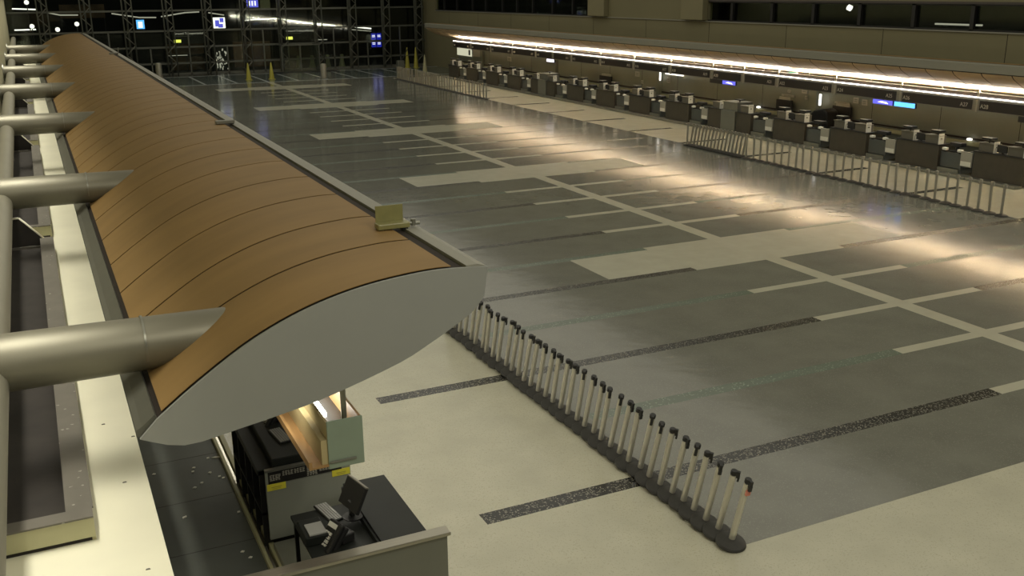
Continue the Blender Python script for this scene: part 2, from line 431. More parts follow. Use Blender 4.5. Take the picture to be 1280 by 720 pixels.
# cones and bollards near the glass wall
def cone(x,y,h,label,m='cone'):
    t = empty('wet_floor_cone',(x,y,0),label,'cone','tall floor cones')
    MB().box(-.24,.24,-.24,.24,0,.03).build('foot',m,t,bevel=.01)
    MB().lathe([(.20,.03),(.16,h*.32),(.10,h*.66),(.045,h*.95),(.02,h)],n=20).build('cone_body',m,t)
cone(15.25,78.6,1.28,'tall yellow cone at the end grid, left one of two')
cone(16.98,78.4,1.28,'tall yellow cone at the end grid, right one of two')
cone(30.15,84.0,1.75,'tall yellow cone beyond the far posts, left one of the close pair')
cone(30.95,84.0,1.75,'tall yellow cone beyond the far posts, right one of the close pair')
cone(28.9,76.4,1.55,'pale yellow cone behind the far row of posts','pale_cone')
def bollard(x,y,label):
    t = empty('bollard',(x,y,0),label,'bollard','steel bollards')
    MB().lathe([(.24,0),(.24,1.05),(.2,1.12),(.08,1.15)],n=24).build('shaft','post_dull',t)
    MB().lathe([(.27,0),(.27,.04),(.25,.05)],n=24).build('collar','dull_steel',t)
bollard(9.45,85.0,'short round bollard beside the far end of the wood roof'); bollard(20.7,76.9,'short round bollard standing on the grid right of the yellow cones')
# chairs / trolley like small machine at corner (490,80): floor scrubber handle
t = empty('cleaning_trolley',(29.0,82.6,0),'small dark trolley with slanted handle at the far wall corner','trolley')
MB().box(-.3,.3,-.25,.25,.1,.75).build('body','dull_steel',t,bevel=.04)
MB().tube((.1,0,.7),(.75,0,1.75),.04).tube((.55,0,1.1),(.9,.0,1.25),.03).build('handle','black',t)
for a in (-.22,.22): MB().tube((a,-.3,.1),(a,.3,.1),.1).build('wheel','black',t)

# ------------------------------------------------------------------ the two curved counter roofs
TOP = [(.59,3.05),(.90,3.28),(1.33,3.56),(1.69,3.74),(2.05,3.87),(2.43,3.96),(2.81,4.01),(3.2,4.03),(3.67,4.0)]
BOT = [(3.63,3.72),(3.51,3.58),(3.26,3.43),(3.05,3.32),(2.77,3.19),(2.22,3.02),(1.85,2.93),(1.27,2.83),(.79,2.77),(.44,2.90)]
def smooth_curve(pts, n):
    # Catmull-Rom
    out = []
    P = [pts[0]]+list(pts)+[pts[-1]]
    for i in range(1,len(P)-2):
        for k in range(n):
            t = k/n; a,b,c,d = (Vector(P[j]) for j in (i-1,i,i+1,i+2))
            out.append(tuple(.5*((2*b)+(c-a)*t+(2*a-5*b+4*c-d)*t*t+(3*b-a-3*c+d)*t**3)))
    out.append(tuple(pts[-1])); return out
TOPS = smooth_curve(TOP,4); BOTS = smooth_curve(BOT,3)
def offs(p, d):
    # move profile points along local normal
    r = []
    for i,q in enumerate(p):
        a = Vector(p[max(0,i-1)]); b = Vector(p[min(len(p)-1,i+1)]); t = (b-a).normalized(); n = Vector((-t.y,t.x))
        r.append((q[0]+n.x*d, q[1]+n.y*d))
    return r
def roof(side, y0, y1, seams, label):
    f = (lambda x: x) if side == 'L' else (lambda x: 2*XC-x)
    t = empty('counter_roof',(f(2.0),y0,2.77),label,'roof')
    ox, oy, oz = f(2.0), y0, 2.77
    def sheet(mb, prof, a, b, k, thick):
        up = offs(prof, thick)
        for i in range(len(prof)-1):
            q = [(f(prof[i][0])-ox,a-oy,prof[i][1]-oz),(f(prof[i+1][0])-ox,a-oy,prof[i+1][1]-oz),(f(up[i+1][0])-ox,a-oy,up[i+1][1]-oz),(f(up[i][0])-ox,a-oy,up[i][1]-oz)]
            q2 = [(v[0],b-oy,v[2]) for v in q]
            A = [mb.bm.verts.new(v) for v in q]; B = [mb.bm.verts.new(v) for v in q2]
            for j in (0,2):
                fa = mb.bm.faces.new((A[j],A[(j+1)%4],B[(j+1)%4],B[j])); fa.smooth = True; fa.material_index = k
            mb.bm.faces.new(A[::-1]).material_index = k; mb.bm.faces.new(B).material_index = k
            if i == 0: mb.bm.faces.new((A[3],A[0],B[0],B[3])).material_index = k
            if i == len(prof)-2: mb.bm.faces.new((A[1],A[2],B[2],B[1])).material_index = k
        bmesh.ops.remove_doubles(mb.bm, verts=mb.bm.verts, dist=1e-5)
    # top laminate panels on a dark substrate
    cut = [p for p in TOPS if p[0] < 3.44]+[(3.44,4.025)]
    mb = MB(); k = mb.mi('wood_roof'); kd = mb.mi('seam')
    sheet(mb, offs(cut,-.03), y0+.02, y1-.02, kd, .01)
    cut2 = [p for p in cut if p[0] > .60 and p[0] < 3.39]
    for a,b in zip(seams, seams[1:]):
        sheet(mb, cut2, a+(.022 if a > y0+.1 else .045), b-.022, k, .006)
    mb.build('roof_panels',None,t)
    # trim band at the hall side with its vertical lip
    band = [(3.46,3.96),(3.46,4.03),(3.58,4.03),(3.67,4.0),(3.63,3.72),(3.55,3.72)]
    MB().prism([(f(x)-ox,z-oz) for x,z in band],'y',0,y1-y0).build('edge_trim','trim_paint',t)
    # soffit
    ms = MB(); ks = ms.mi('wood_soffit' if side == 'R' else 'grey_paint'); kq = ms.mi('seam')
    sheet(ms, offs(BOTS[1:-1],-.03), y0+.02, y1-.02, kq, -.01)
    for a,b in zip(seams, seams[1:]): sheet(ms, BOTS[1:-1], a+.025, b-.025, ks, -.008)
    ms.build('soffit',None,t)
    # end plates
    outl = offs(TOPS,.0)+BOTS
    for a,b in ((y0-.03-y0,.0),(y1-y0,y1-y0+.03)):
        MB().prism([(f(x)-ox,z-oz) for x,z in outl],'y',a,b).build('end_panel','grey_paint',t)
    # gutter along the low edge
    gut = [(.60,3.04),(.46,2.90),(.42,2.90),(.42,2.96),(.47,2.99),(.58,3.08)]
    MB().prism([(f(x)-ox,z-oz) for x,z in gut],'y',.02,y1-y0).build('gutter','gutter',t)
    return t
seamL = [8.23,9.42,10.67,12.1,13.5,15.0,16.4,17.85,19.2,20.55,21.8,23.0]
while seamL[-1] < 70.4: seamL.append(seamL[-1]+1.25)
seamL[-1] = 71.3
seamR = [8.2+1.185*i for i in range(58)]; 
roof('L',8.23,seamL[-1],seamL,'long curved roof of orange-brown wood panels over the left counters')
roof('R',8.2,seamR[-1],seamR,'long curved wood-lined roof glowing from below over the right counters')

# ------------------------------------------------------------------ steel arms, long pipe, ledge and troughs at the left
ARM = [9.30,17.85,27.55,37.2,46.8,56.3,65.8]
NAMES = ['nearest','second','third','fourth','fifth','sixth','farthest']
arm = None
for i,y in enumerate(ARM):
    lb = 'thick steel arm plunging into the wood roof, %s from the camera' % NAMES[i] if i not in (0,6) else 'thick steel arm plunging into the wood roof, %s of the row'%NAMES[i]
    if arm is None:
        arm = empty('support_arm',(LW,y,3.38),lb,'pipe','steel arms holding the wood roof')
        MB().tube((.01,0,0),(3.1,0,-.02),.265,.235,n=40).build('pipe','steel_arm',arm)
        MB().tube((1.58,0,0),(1.60,0,0),.254,.254,n=40).build('weld_collar','dull_steel',arm)
        MB().tube((.005,0,0),(.05,0,0),.36,.36,n=32).build('wall_flange','dull_steel',arm)
    else: copy_tree(arm,(LW,y,3.38),lb)
t = empty('long_pipe',(-.675,5,3.25),'long steel pipe running under the arms beside the left wall','pipe')
MB().tube((0,0,0),(0,80,0),.168,n=32).build('pipe','steel_arm',t)
mbh = MB()
for y in ARM: mbh.tube((0,y-5-.03,0),(0,y-5+.03,0),.20,n=24)
mbh.build('clamp_band','dull_steel',t)
t = empty('thin_pipe',(-.83,12,2.95),'thin pipe running along the left wall behind the long pipe','pipe')
MB().tube((0,0,0),(0,68,0),.05,n=12).build('pipe','steel_arm',t)
mbh = MB()
for k in range(14): mbh.box(-.118,.03,5*k+1,5*k+1.05,-.06,.06)
mbh.build('bracket','dull_steel',t)

# ledge: top of the wall behind the left counters
mb = MB(); mb.box(LW+.01,.50,2,86.2,2.12,2.2); mb.box(.40,.49,2,86.2,0,2.12)
struct(mb.build('wall_left_lower','cream'), 'cream ledge on top of the wall behind the left counters')
# mirror: wall behind the right counters
mb = MB(); mb.box(31.9,32.0,2,76.5,0,2.72); mb.box(32.0,XW,2,76.5,2.12,2.2)
struct(mb.build('wall_right_lower','back_panel'), 'dark panelled wall behind the right counters')
struct(box('trim_5','seam',31.86,31.9,2,76.5,.93,1.0)); struct(box('trim_6','cream_dark',31.80,31.9,2,76.5,.70,.86))
mbj = MB()
for k in range(21): mbj.box(31.894,31.9,2.9+3.55*k,2.92+3.55*k,1.0,2.7)
struct(mbj.build('trim_7','seam'))
for k,y in enumerate((34.7,47.2,59.5,71.5)):
    struct(MB().box(31.7,31.9,y-.22,y+.22,.0,2.7).build('trim_8','back_panel',bevel=.02))

# troughs (open dark boxes) on the ledge
def trough(y0,y1,label):
    t = empty('roof_trough',(-.45,y0,2.2),label,'trough','open troughs on the cream ledge')
    L = y1-y0; w0, w1 = -.48, .45
    h = .22
    mb = MB()
    mb.box(w0,w1,0,.03,0.045,h); mb.box(w1-.03,w1,0.03,L,0,h); mb.box(w0,w0+.03,.03,L,0,h); mb.box(w0,w1,L-.03,L,0,h)
    mb.build('casing','cream_dark',t)
    mb = MB(); mb.box(w0,w1,-.01,.16,h,h+.015); mb.box(w1-.16,w1+.01,.16,L,h,h+.015); 
    mb.box(w1-.20,w1-.16,.16,L,h-.06,h+.015)
    mb.build('rim','trough_edge',t)
    MB().box(w0+.03,w1-.03,.03,L-.03,.0,.10).build('liner','black_liner',t)
    MB().prism([(-.46,.0),(.30,.0),(.30,h),(-.03,.60),(-.46,.60)],'y',L-.04,L).build('gusset_plate','black_liner',t)
    mb = MB(); mb.tube((.31,L-.02,h),(-.03,L-.02,.61),.022,n=8); mb.tube((-.03,L-.02,.61),(-.46,L-.02,.61),.022,n=8)
    mb.build('gusset_edge','cream',t)
    mb = MB()
    for q in (.985,): mb.box(w0+.03,w1-.2,L*q-.03,L*q,.10,.14)
    mb.build('cross_rib','trough_edge',t)
TR = [(7.93,18.6),(19.6,30.7),(31.8,42.6),(43.6,54.4),(55.4,66.2)]
for i,(a,b) in enumerate(TR):
    trough(a,b,'long dark trough on the cream ledge, %s'%['nearest to the camera','second from the camera','third from the camera','fourth from the camera','farthest one'][i])

# ------------------------------------------------------------------ little fixtures on the wood roof
def roof_fixture(y, label, film):
    t = empty('roof_floodlight',(3.37,y,4.03),label,'light fixture','small fixtures on the wood roof edge')
    MB().box(-.22,.14,-.07,.07,.015,.075).build('housing','film' if film else 'sign_grey',t,bevel=.01)
    MB().box(-.20,-.14,-.05,.05,-.01,.02).build('foot','black',t); MB().box(.06,.12,-.05,.05,-.01,.02).build('foot','black',t)
    if film:
        MB().box(-.20,.11,.075,.085,.02,.25).build('reflector_plate','film',t)
        MB().tube((.14,0,.05),(.27,0,.04),.022).tube((.20,0,.02),(.20,0,.09),.03).build('knuckle','dull_steel',t)
    else:
        MB().tube((.14,0,.03),(.16,0,.28),.012).build('rod','dull_steel',t)
roof_fixture(9.95,'small clamp lamp with an upright yellow plate on the wood roof edge',True)
roof_fixture(19.9,'small bar fixture with an upright rod on the wood roof edge',False)
roof_fixture(45.5,'tiny far bar fixture on the wood roof edge',False)

# ------------------------------------------------------------------ retractable belt posts
def make_post(label, head='black', shaft='post'):
    t = empty('barrier_post',(0,0,0),label,'barrier post','retractable belt barrier posts')
    MB().lathe([(.188,0),(.19,.014),(.178,.034),(.11,.058),(.05,.075)],n=28).build('base','base_black',t)
    MB().lathe([(.040,.05),(.040,.90)],n=16).build('post',shaft,t)
    mb = MB(); mb.lathe([(.041,.91),(.042,.915),(.042,.955),(.036,.965)],n=16); mb.box(-.018,.018,-.075,-.03,.875,.965); mb.box(-.02,.02,-.08,-.055,.83,.90)
    mb.build('belt_head',head,t)
    return t
post = make_post('grey belt post with a pink tag, nearest of the leaning left row')
TH = math.radians(11.5)
NEAR = []
post.location = (6.95,8.42,.035); post.rotation_euler = (TH,math.radians(3),0)
MB().box(-.03,.03,-.062,-.035,.76,.83).build('paper_tag','pink',post)
tag_child = [c for c in kids(post) if c.name.startswith('paper_tag')][0]
plain = make_post('second grey belt barrier post from the near end of the left row')
N = 37
for k in range(1,N):
    rx = TH+random.uniform(-.02,.02); ry = math.radians(2.5)+random.uniform(-.025,.025); rz = random.uniform(-.9,.9)
    y = 8.42+.258*k+random.uniform(-.01,.01)
    m = Matrix.Rotation(rx,4,'X')@Matrix.Rotation(ry,4,'Y')@Matrix.Rotation(rz,4,'Z')
    lb = '%s grey belt barrier post from the near end of the left row'%ordn(k)
    if k == 1: o = plain; o.location = (6.95,y,.035); o.rotation_euler = m.to_euler()
    else: o = copy_tree(plain,(6.95+random.uniform(-.02,.02),y,.035),lb,rot=m.to_euler())
    o['group'] = 'leaning posts of the left row'
post['group'] = 'leaning posts of the left row'
YR = [19.43+.405*k for k in range(30)]
pale = make_post('first upright belt post from the near end of the right row','post_dull','post_dull'); pale.location = (25.3,YR[0],0); pale['group'] = 'upright posts of the right row'
for k,y in enumerate(YR):
    if k: copy_tree(pale,(25.3+random.uniform(-.03,.03),y,.0),'%s upright belt post from the near end of the right row'%ordn(k),rot=(random.uniform(-.03,.03),random.uniform(-.03,.03),random.uniform(0,6)),group='upright posts of the right row')
YR2 = [31.45+.235*k for k in range(17)]
for k,y in enumerate(YR2):
    m = Matrix.Rotation(TH,4,'X')@Matrix.Rotation(random.uniform(-.3,.3),4,'Z')
    rot = m.to_euler() if k < 16 else (0,0,0)
    copy_tree(pale,(25.3,y,.035 if k < 16 else 0),'%s of the leaning belt posts packed at the far end of the right row'%ordn(k),rot=rot,group='leaning posts of the right row')
YF = [56.7+.46*k for k in range(18)]+[65.0+.26*k for k in range(33)]
for k,y in enumerate(YF):
    copy_tree(pale,(25.45+random.uniform(-.03,.03),y,0),'%s belt post from the near end of the far post row'%ordn(k),rot=(random.uniform(-.03,.03),random.uniform(-.03,.03),random.uniform(0,6)),group='posts of the far row')

# ------------------------------------------------------------------ right check-in counters
RX = 29.35
desk0 = None; narrow0 = None; well0 = None
def pod(t, ya, yb, plate):
    # raised privacy pod on the counter: box, slanted reader and a flat monitor on top
    p = MB().box(.10,.42,ya,yb,1.0,1.30).build('privacy_pod','pod',t,bevel=.01)
    MB().box(.05,.40,ya-.02,yb+.02,1.30,1.318).build('pod_ledge','pod',p)
    MB().box(.02,.28,ya-.02,ya+.0,1.02,1.40).build('pictogram_plate','white',p)
    mb = MB(); mb.lathe([(.045,0),(.05,.05),(.02,.09)],n=10,c=(0,0,0)); mb.box(-.05,.05,-.02,.02,-.12,0)
    for v in mb.bm.verts: v.co = Matrix.Translation((.13,ya-.024,1.22))@Matrix.Rotation(PI/2,4,'X')@Matrix.Scale(.6,4) @ v.co
    mb.build('pictogram','sign_grey',p)
def make_desk(label, L, pods):
    t = empty('check_in_counter',(RX,0,0),label,'counter','check-in counters on the right')
    MB().box(0,.08,0,L,.10,.98).build('front_panel','brown_laminate',t,bevel=.008)
    MB().box(-.04,.55,-.02,L+.02,.98,1.02).build('counter_top','black',t,bevel=.006)
    MB().box(.08,.85,0,.05,.06,.98).build('side_panel','brown_laminate',t); MB().box(.08,.85,L-.05,L,.06,.98).build('side_panel','brown_laminate',t)
    MB().box(.45,1.15,.05,L-.05,.72,.76).build('staff_shelf','worktop',t)
    MB().box(-.30,.06,-.02,L+.02,0,.10).build('bumper_plinth','dull_steel',t,bevel=.02)
    for ya,yb in pods: pod(t,ya,yb,True)
    if L > 1.5:
        # two monitors seen above the top
        for y in (L*.5,):
            mn = MB().box(.12,.16,y-.20,y+.20,1.06,1.32).build('monitor','black',t,bevel=.01)
            MB().box(.16,.22,y-.04,y+.04,1.02,1.2).build('stand','black',mn); MB().box(.12,.26,y-.1,y+.1,1.02,1.03).build('stand_foot','black',mn)
        for y in (.12,L-.55):
            mn = MB().box(.10,.40,y,y+.40,1.43,1.50).build('flat_display','black',t,bevel=.008)
            MB().box(.10,.15,y+.01,y+.39,1.50,1.506).build('display_top','white',mn)
            MB().box(.24,.28,y+.17,y+.21,1.31,1.43).build('stem','black',mn)
    return t
desk_y = [21.95,25.45,28.98,32.49,40.85,44.35,47.92,51.42,59.85,63.42,66.95,70.45]
for k,y in enumerate(desk_y):
    lb = 'wide brown check-in counter on the right, %s from the near end'%ordn(k)
    if k == 0:
        desk0 = make_desk(lb,1.98,((.08,.74),(1.24,1.90))); desk0.location = (RX,y,0)
    else: copy_tree(desk0,(RX,y,0),lb)
for k,y in enumerate((36.06,38.20,55.05,57.25)):
    lb = 'narrow brown check-in counter %s'%['just on the near side of the near tall cabinet','just beyond the near tall cabinet','just on the near side of the far tall cabinet','just beyond the far tall cabinet'][k]
    if k == 0:
        narrow0 = make_desk(lb,1.05,((.2,.85),)); narrow0.location = (RX,y,0)
    else: copy_tree(narrow0,(RX,y,0),lb)
for k,y in enumerate((37.13,56.12)):
    t = empty('tall_cabinet',(RX,y,0),'tall green-grey steel cabinet between narrow counters, %s one'%['near','far'][k],'cabinet','tall cabinets in the counter row')
    MB().box(-.06,.95,0,1.05,.08,1.02).build('lower_body','steel_panel',t,bevel=.015)
    MB().box(.06,.95,0,1.05,1.02,1.38).build('upper_body','dull_steel',t,bevel=.015)
    MB().box(.02,.97,-.02,1.07,1.38,1.41).build('top_slab','dull_steel',t,bevel=.008)
    MB().box(-.30,.06,-.02,1.07,0,.08).build('bumper_plinth','dull_steel',t,bevel=.02)
    mn = MB().box(.2,.5,-.0,.4,1.50,1.54).build('flat_display','black',t); MB().box(.33,.37,.18,.22,1.41,1.5).build('stem','black',mn)
def make_well(label):
    t = empty('baggage_scale',(RX,0,0),label,'baggage scale','baggage scales between the right counters')
    MB().box(.10,.14,.55,1.46,.26,.80).build('front_plate','scale_panel',t,bevel=.01)
    MB().box(.14,1.2,.50,1.46,.24,.30).build('belt_deck','belt',t,bevel=.01)
    MB().box(.05,1.2,.50,.55,.10,.86).build('side_cheek','scale_panel',t)
    pl = MB().box(.0,.05,.03,.50,.40,.92).build('notice_plate','label_grey',t,bevel=.004)
    MB().box(-.01,0,.05,.48,.42,.58).build('white_notice','white',pl)
    for y in (.62,1.28):
        rd = MB().box(.02,.16,y-.1,y+.08,.86,.95).build('tag_printer','white',t,bevel=.015)
        MB().box(.06,.12,y-.05,y+.03,.80,.86).build('printer_foot','black',rd)
    MB().box(.20,.5,.7,1.25,.80,.84).box(.3,.38,.9,1.0,.84,1.0).box(.22,.5,.72,1.22,1.0,1.14).build('bag_tag_machine','black',t,bevel=.02)
    MB().box(-.30,.10,.0,1.46,0,.10).build('bumper_plinth','dull_steel',t,bevel=.02)
    MB().box(-.0,.6,.55,1.46,.10,.24).build('kick_plate','dull_steel',t)
    return t
wells = [23.97,27.47,31.02,34.53,39.28,42.87,46.37,49.94,53.44,58.32,61.87,65.44,68.96]
for k,y in enumerate(wells):
    lb = 'low steel baggage scale with white notice plate on the right, %s from the near end'%ordn(k)
    if k == 0: well0 = make_well(lb); well0.location = (RX,y,0)
    else: copy_tree(well0,(RX,y,0),lb)

# conveyor belts behind both counter rows
def belt(x0,x1,y0,y1,label,rail_x,sgn):
    t = empty('conveyor_belt',((x0+x1)/2,y0,0),label,'conveyor belt'); w=(x1-x0)/2; L=y1-y0
    mb = MB()
    mb.box(-w,w,0,L,.03,.06,'belt')
    for k in range(int(L/1.32)): mb.box(-w,w,1.1+1.32*k,1.112+1.32*k,.055,.0615,'base_black')
    mb.build('belt',None,t)
    r = rail_x-(x0+x1)/2
    mb = MB(); mb.box(r-.03,r+.01,0,L,0,.13,'cream_dark'); mb.box(r+.02,r+.05,0,L,0,.10,'steel'); mb.box(r+.07,r+.13,0,L,0,.14,'cream_dark')
    mb.build('side_rail',None,t)
    MB().box(-w-.05,-w-.01,0,L,0,.09).build('wall_rail','base_black',t)
belt(.62,1.76,6,70,'black baggage conveyor behind the near left counters',1.79,1)
belt(30.65,31.78,10,74,'black baggage conveyor behind the right counters',30.55,1)
# paper scraps on the belt
SC = [(.84,13.39),(1.37,13.34),(1.34,13.22),(1.55,13.09),(1.65,12.91),(1.69,12.84),(1.40,12.83),(1.29,12.73),(1.05,11.97),(1.71,13.53),(1.60,13.56),(1.56,10.82),(1.62,10.65),(1.70,11.8),(1.2,10.1)]
LBS = ['left against the wall','upper of the pair near the roof end','lower of the pair near the roof end','right of the near pair','by the rail, upper','by the rail, lower','centre right','centre left','large white one in the middle','long streak under the roof corner','beside the long streak','lower right upper one','lower right lower one','at the rail middle','lowest near the frame edge']
for k,((x,y),lb) in enumerate(zip(SC,LBS)):
    sx = .024 if k != 9 else .07; sx = .04 if k == 8 else sx
    o = MB().prism([(-sx,-.012),(sx*.6,-.018),(sx,.010),(-sx*.3,.02)],'z',0,.012).build('paper_scrap','white'); o.location=(x,y,.061); o.rotation_euler=(0,0,random.uniform(-.6,.6))
    tag(o,'white paper scrap on the black belt, '+lb,'litter','paper scraps on the belt')
# crumbs on the ledge
for k,(x,y,lb) in enumerate([(.22,10.35,'upper one'),(.30,8.9,'right of the trough corner'),(.33,7.3,'lowest one'),(.47,9.9,'at the ledge edge')]):
    o = MB().prism([(-.018,-.006),(.018,-.008),(.012,.008),(-.012,.006)],'z',0,.006).build('paper_scrap','trough_edge'); o.location=(x,y,2.2)
    tag(o,'small scrap on the cream ledge, '+lb,'litter','scraps on the cream ledge')

# ------------------------------------------------------------------ signs over the right counters
XS = 30.0
bays = [(21.05,24.6,'A29','A28'),(24.6,28.1,'A27','A26'),(28.1,31.6,'A25','A24'),(31.6,35.15,'A23','A22'),(35.15,37.55,'A21',None),(37.55,39.95,None,'A20'),
 (39.95,43.5,'A19','A18'),(43.5,47.0,'A17','A16'),(47.0,50.6,'A15','A14'),(50.6,54.05,'A13','A12'),(54.05,56.45,'A11',None),(56.45,58.85,None,'A10'),
 (58.85,62.4,'A09','A08'),(62.4,65.95,'A07','A06'),(65.95,69.5,'A05','A04'),(69.5,73.0,'A03','A02')]
for k,(a,b,near,far) in enumerate(bays):
    nm = ' and '.join([q for q in (far,near) if q])
    t = empty('gate_sign',(XS,a,2.25),'dark overhead counter sign reading %s'%nm,'sign','overhead signs above the right counters')
    L = b-a
    MB().box(0.02,.36,.02,L-.02,.03,.50).build('sign_box','sign_grey',t,bevel=.008)
    MB().box(0,.02,.22,L-.10,.06,.40).build('face_panel','sign_black',t)
    MB().box(.03,.07,.0,L,.50,.665).build('upper_rail','sign_back',t)
    MB().box(-.01,.03,.01,L-.01,.487,.517).build('led_strip','led',t)
    MB().box(.0,.05,-.03,.05,.0,.76).build('divider','trim_paint',t)
    MB().tube((.2,L*.5,.5),(.2,L*.5,1.0),.03).build('hanger','dull_steel',t)
    MB().tube((.22,.1,.58),(.22,L-.1,.58),.02,n=10).build('light_tube','tube',t)
    if near: text(near,.20,Matrix.Translation((-.003,.72,.14))@FACE_LEFT,'letters','lettering',t)
    if far: text(far,.20,Matrix.Translation((-.003,L-.14,.14))@FACE_LEFT,'letters','lettering',t)
def ar(name, loc, rot, sx, sy, e, col, spread=None):
    l = bpy.data.lights.new(name,'AREA'); l.shape='RECTANGLE'; l.size=sx; l.size_y=sy; l.energy=e; l.color=col
    if spread: l.spread = spread
    o = bpy.data.objects.new(name,l); COL.objects.link(o); o.location=loc; o.rotation_euler=rot; return o
# up-lighting troughs under the right roof
for k in range(14):
    y = 11+4.55*k
    ar('uplight',(30.14,y,2.918),(PI,math.radians(-48),0),.06,4.5,170,(1,.91,.72))
for k in range(14):
    y = 11+4.55*k
    ar('counter_light',(30.2,y,2.22),(0,math.radians(22),0),.14,4.3,11,(1,.95,.80),math.radians(84))
# hanging screens under the signs
def hscreen(y0,y1,m,label,streak):
    t = empty('hanging_screen',(XS-.02,y0,2.08),label,'screen','screens hung below the signs'); L=y1-y0
    MB().box(.02,.10,0,L,0,.20).build('housing','black',t,bevel=.008)
    MB().box(0,.02,.02,L-.02,.015,.185).build('screen_face',m,t)
    if streak:
        MB().prism([(L*.2,.05),(L*.75,.09),(L*.55,.14),(L*.3,.12)],'x',-.006,0).build('picture','screen_streak',t)
    MB().box(.04,.08,L*.5-.03,L*.5+.03,.2,.24).build('bracket','black',t)
hscreen(28.42,29.46,'purple_screen','blue-violet screen with a white streak hung below the A25 sign',True)
hscreen(27.32,28.36,'blue_screen','plain bright blue screen hung below the A26 sign',False)
hscreen(38.1,39.1,'purple_screen','dark violet screen with white streak hung below the A20 sign',True)
hscreen(39.12,40.1,'sign_black','dark unlit screen left of the violet one','')
hscreen(21.7,22.9,'sign_black','dark unlit screen at the right frame edge below the sign','')
hscreen(56.3,57.3,'screen_streak','small white screen hung below the A11 sign','')
tag(box('exit_light','exit_green',30.02,30.1,34.0,34.5,2.93,2.98),'tiny green light on the sign rail above the A22 sign','lamp')
# sensors on soffit
for k,(y,x) in enumerate(((27.2,29.45),(29.3,29.5),(38.5,29.5),(52,29.5))):
    tag(MB().lathe([(.05,0),(.06,-.04),(.03,-.07)],n=12,c=(x,y,3.36)).build('ceiling_sensor','black'),'small dark sensor on the glowing soffit, %s from the near end'%ORD[k],'sensor','sensors on the soffit')

# equipment and notices against the right back wall
def backmon(y0,y1,z0,z1,label):
    t = empty('black_display_board',(31.6,y0,z0),label,'display','black boards at the right back wall'); L=y1-y0
    MB().box(0,.10,0,L,0,z1-z0).build('board','black',t,bevel=.02)
    MB().box(.02,.08,.1,.16,-z0+.0,.0).build('leg','black',t); MB().box(.02,.08,L-.16,L-.1,-z0+.0,.0).build('leg','black',t)
    MB().box(.0,.08,.1,L*.8,z1-z0,z1-z0+.12).build('header_strip','label_grey',t)
backmon(32.25,33.35,.85,1.55,'black board on legs at the back wall beside the draped machine')
backmon(36.0,37.05,.98,1.5,'black board on legs at the back wall beyond the draped machine')
backmon(52.0,53.4,1.0,1.45,'small black board at the back wall farther along')
t = empty('draped_machine',(31.05,32.6,.065),'black draped sloping machine behind the third wide right counter','machine')
mb = MB(); mb.prism([(0,0),(2.6,0),(2.6,.75),(1.9,.85),(1.3,.95),(.9,1.3),(.35,1.42),(.1,1.3),(0,.8)],'x',-.35,.3); mb.build('drape','black',t,bevel=.05)
MB().box(-.3,.25,.1,2.4,0,.06).build('wheel_base','base_black',t)
def notice(y,z,w,h,label,m='label_grey'):
    t = empty('wall_notice',(31.88,y,z),label,'notice','small notices on the right back wall')
    MB().box(-.02,.02,0,w,0,h).build('plate',m,t)
    mb = MB(); mb.box(-.026,-.02,w*.2,w*.8,h*.25,h*.4); mb.box(-.026,-.02,w*.2,w*.8,h*.55,h*.75); mb.build('print','sign_grey',t)
notice(32.1,1.72,.3,.24,'pale square notice left of the twin right pictograms above the black board')
notice(31.6,1.68,.3,.24,'grey pictogram notice, rightmost above the black board')
notice(32.6,1.62,.9,.08,'thin pale strip notice above the near black board')
notice(35.3,1.86,.34,.26,'pale pictogram notice near the pilaster with the white light')
notice(35.25,1.60,.16,.16,'small white notice below the pilaster pictogram')
notice(36.1,1.62,.9,.09,'thin pale strip notice above the second black board')
notice(36.4,1.82,.2,.12,'tiny pale notice above the second strip')
notice(49.3,1.62,.45,.28,'pale notice between far pilaster and far board')
notice(48.9,1.25,.2,.2,'small white notice low beside the far pilaster')
notice(46.2,1.50,.3,.3,'white notice under the long ceiling tube near the far pilaster')
notice(66.5,1.5,.6,.3,'pale notice pair at the far end of the back wall')
for k,(y,z0,z1,lb) in enumerate([(34.22,1.45,1.95,'near'),(46.9,1.6,2.2,'far')]):
    tag(box('wall_light','white_glow',31.66,31.70,y-.06,y+.06,z0,z1),'upright white light bar beside the %s pilaster'%lb,'lamp','upright light bars on the right back wall')
tag(box('wall_light','white_glow',31.4,31.5,44.4,46.0,2.02,2.12),'horizontal white tube light on the back wall below the A16 sign','lamp')
for k,(y,lb) in enumerate([(26.2,'near'),(38.5,'farther')]):
    tag(MB().lathe([(.02,0),(.10,.02),(.10,.08),(.02,.1)],n=12,c=(31.78,y,.90)).build('rail_lamp','white_glow'),'small round lamp on the back wall rail, %s one'%lb,'lamp','round lamps on the rail')
t = empty('lit_opening',(31.83,71.6,1.45),'brightly lit opening at the far end of the right back wall','window')
MB().box(0,.03,1.9,5.0,0,.75).build('bright_pane','room_glow',t); MB().box(0,.03,-.3,1.8,.05,.62).build('dim_pane','label_grey',t)
MB().box(-.02,.05,1.8,1.9,-.05,.8).build('jamb','sign_grey',t); MB().box(-.02,0,2.3,2.6,.1,.5).build('standing_shape','black',t)

# ------------------------------------------------------------------ near left counter group
# end wall of the counter
t = empty('counter_end_wall',(1.0,8.5,0),'low steel-capped end wall of the near left counter','counter')
MB().box(-.8,2.28,-.04,.04,0,1.13).build('wall_panel','steel_panel',t)
MB().box(-.8,2.30,-.10,.05,1.12,1.16).build('steel_cap','steel',t,bevel=.006)
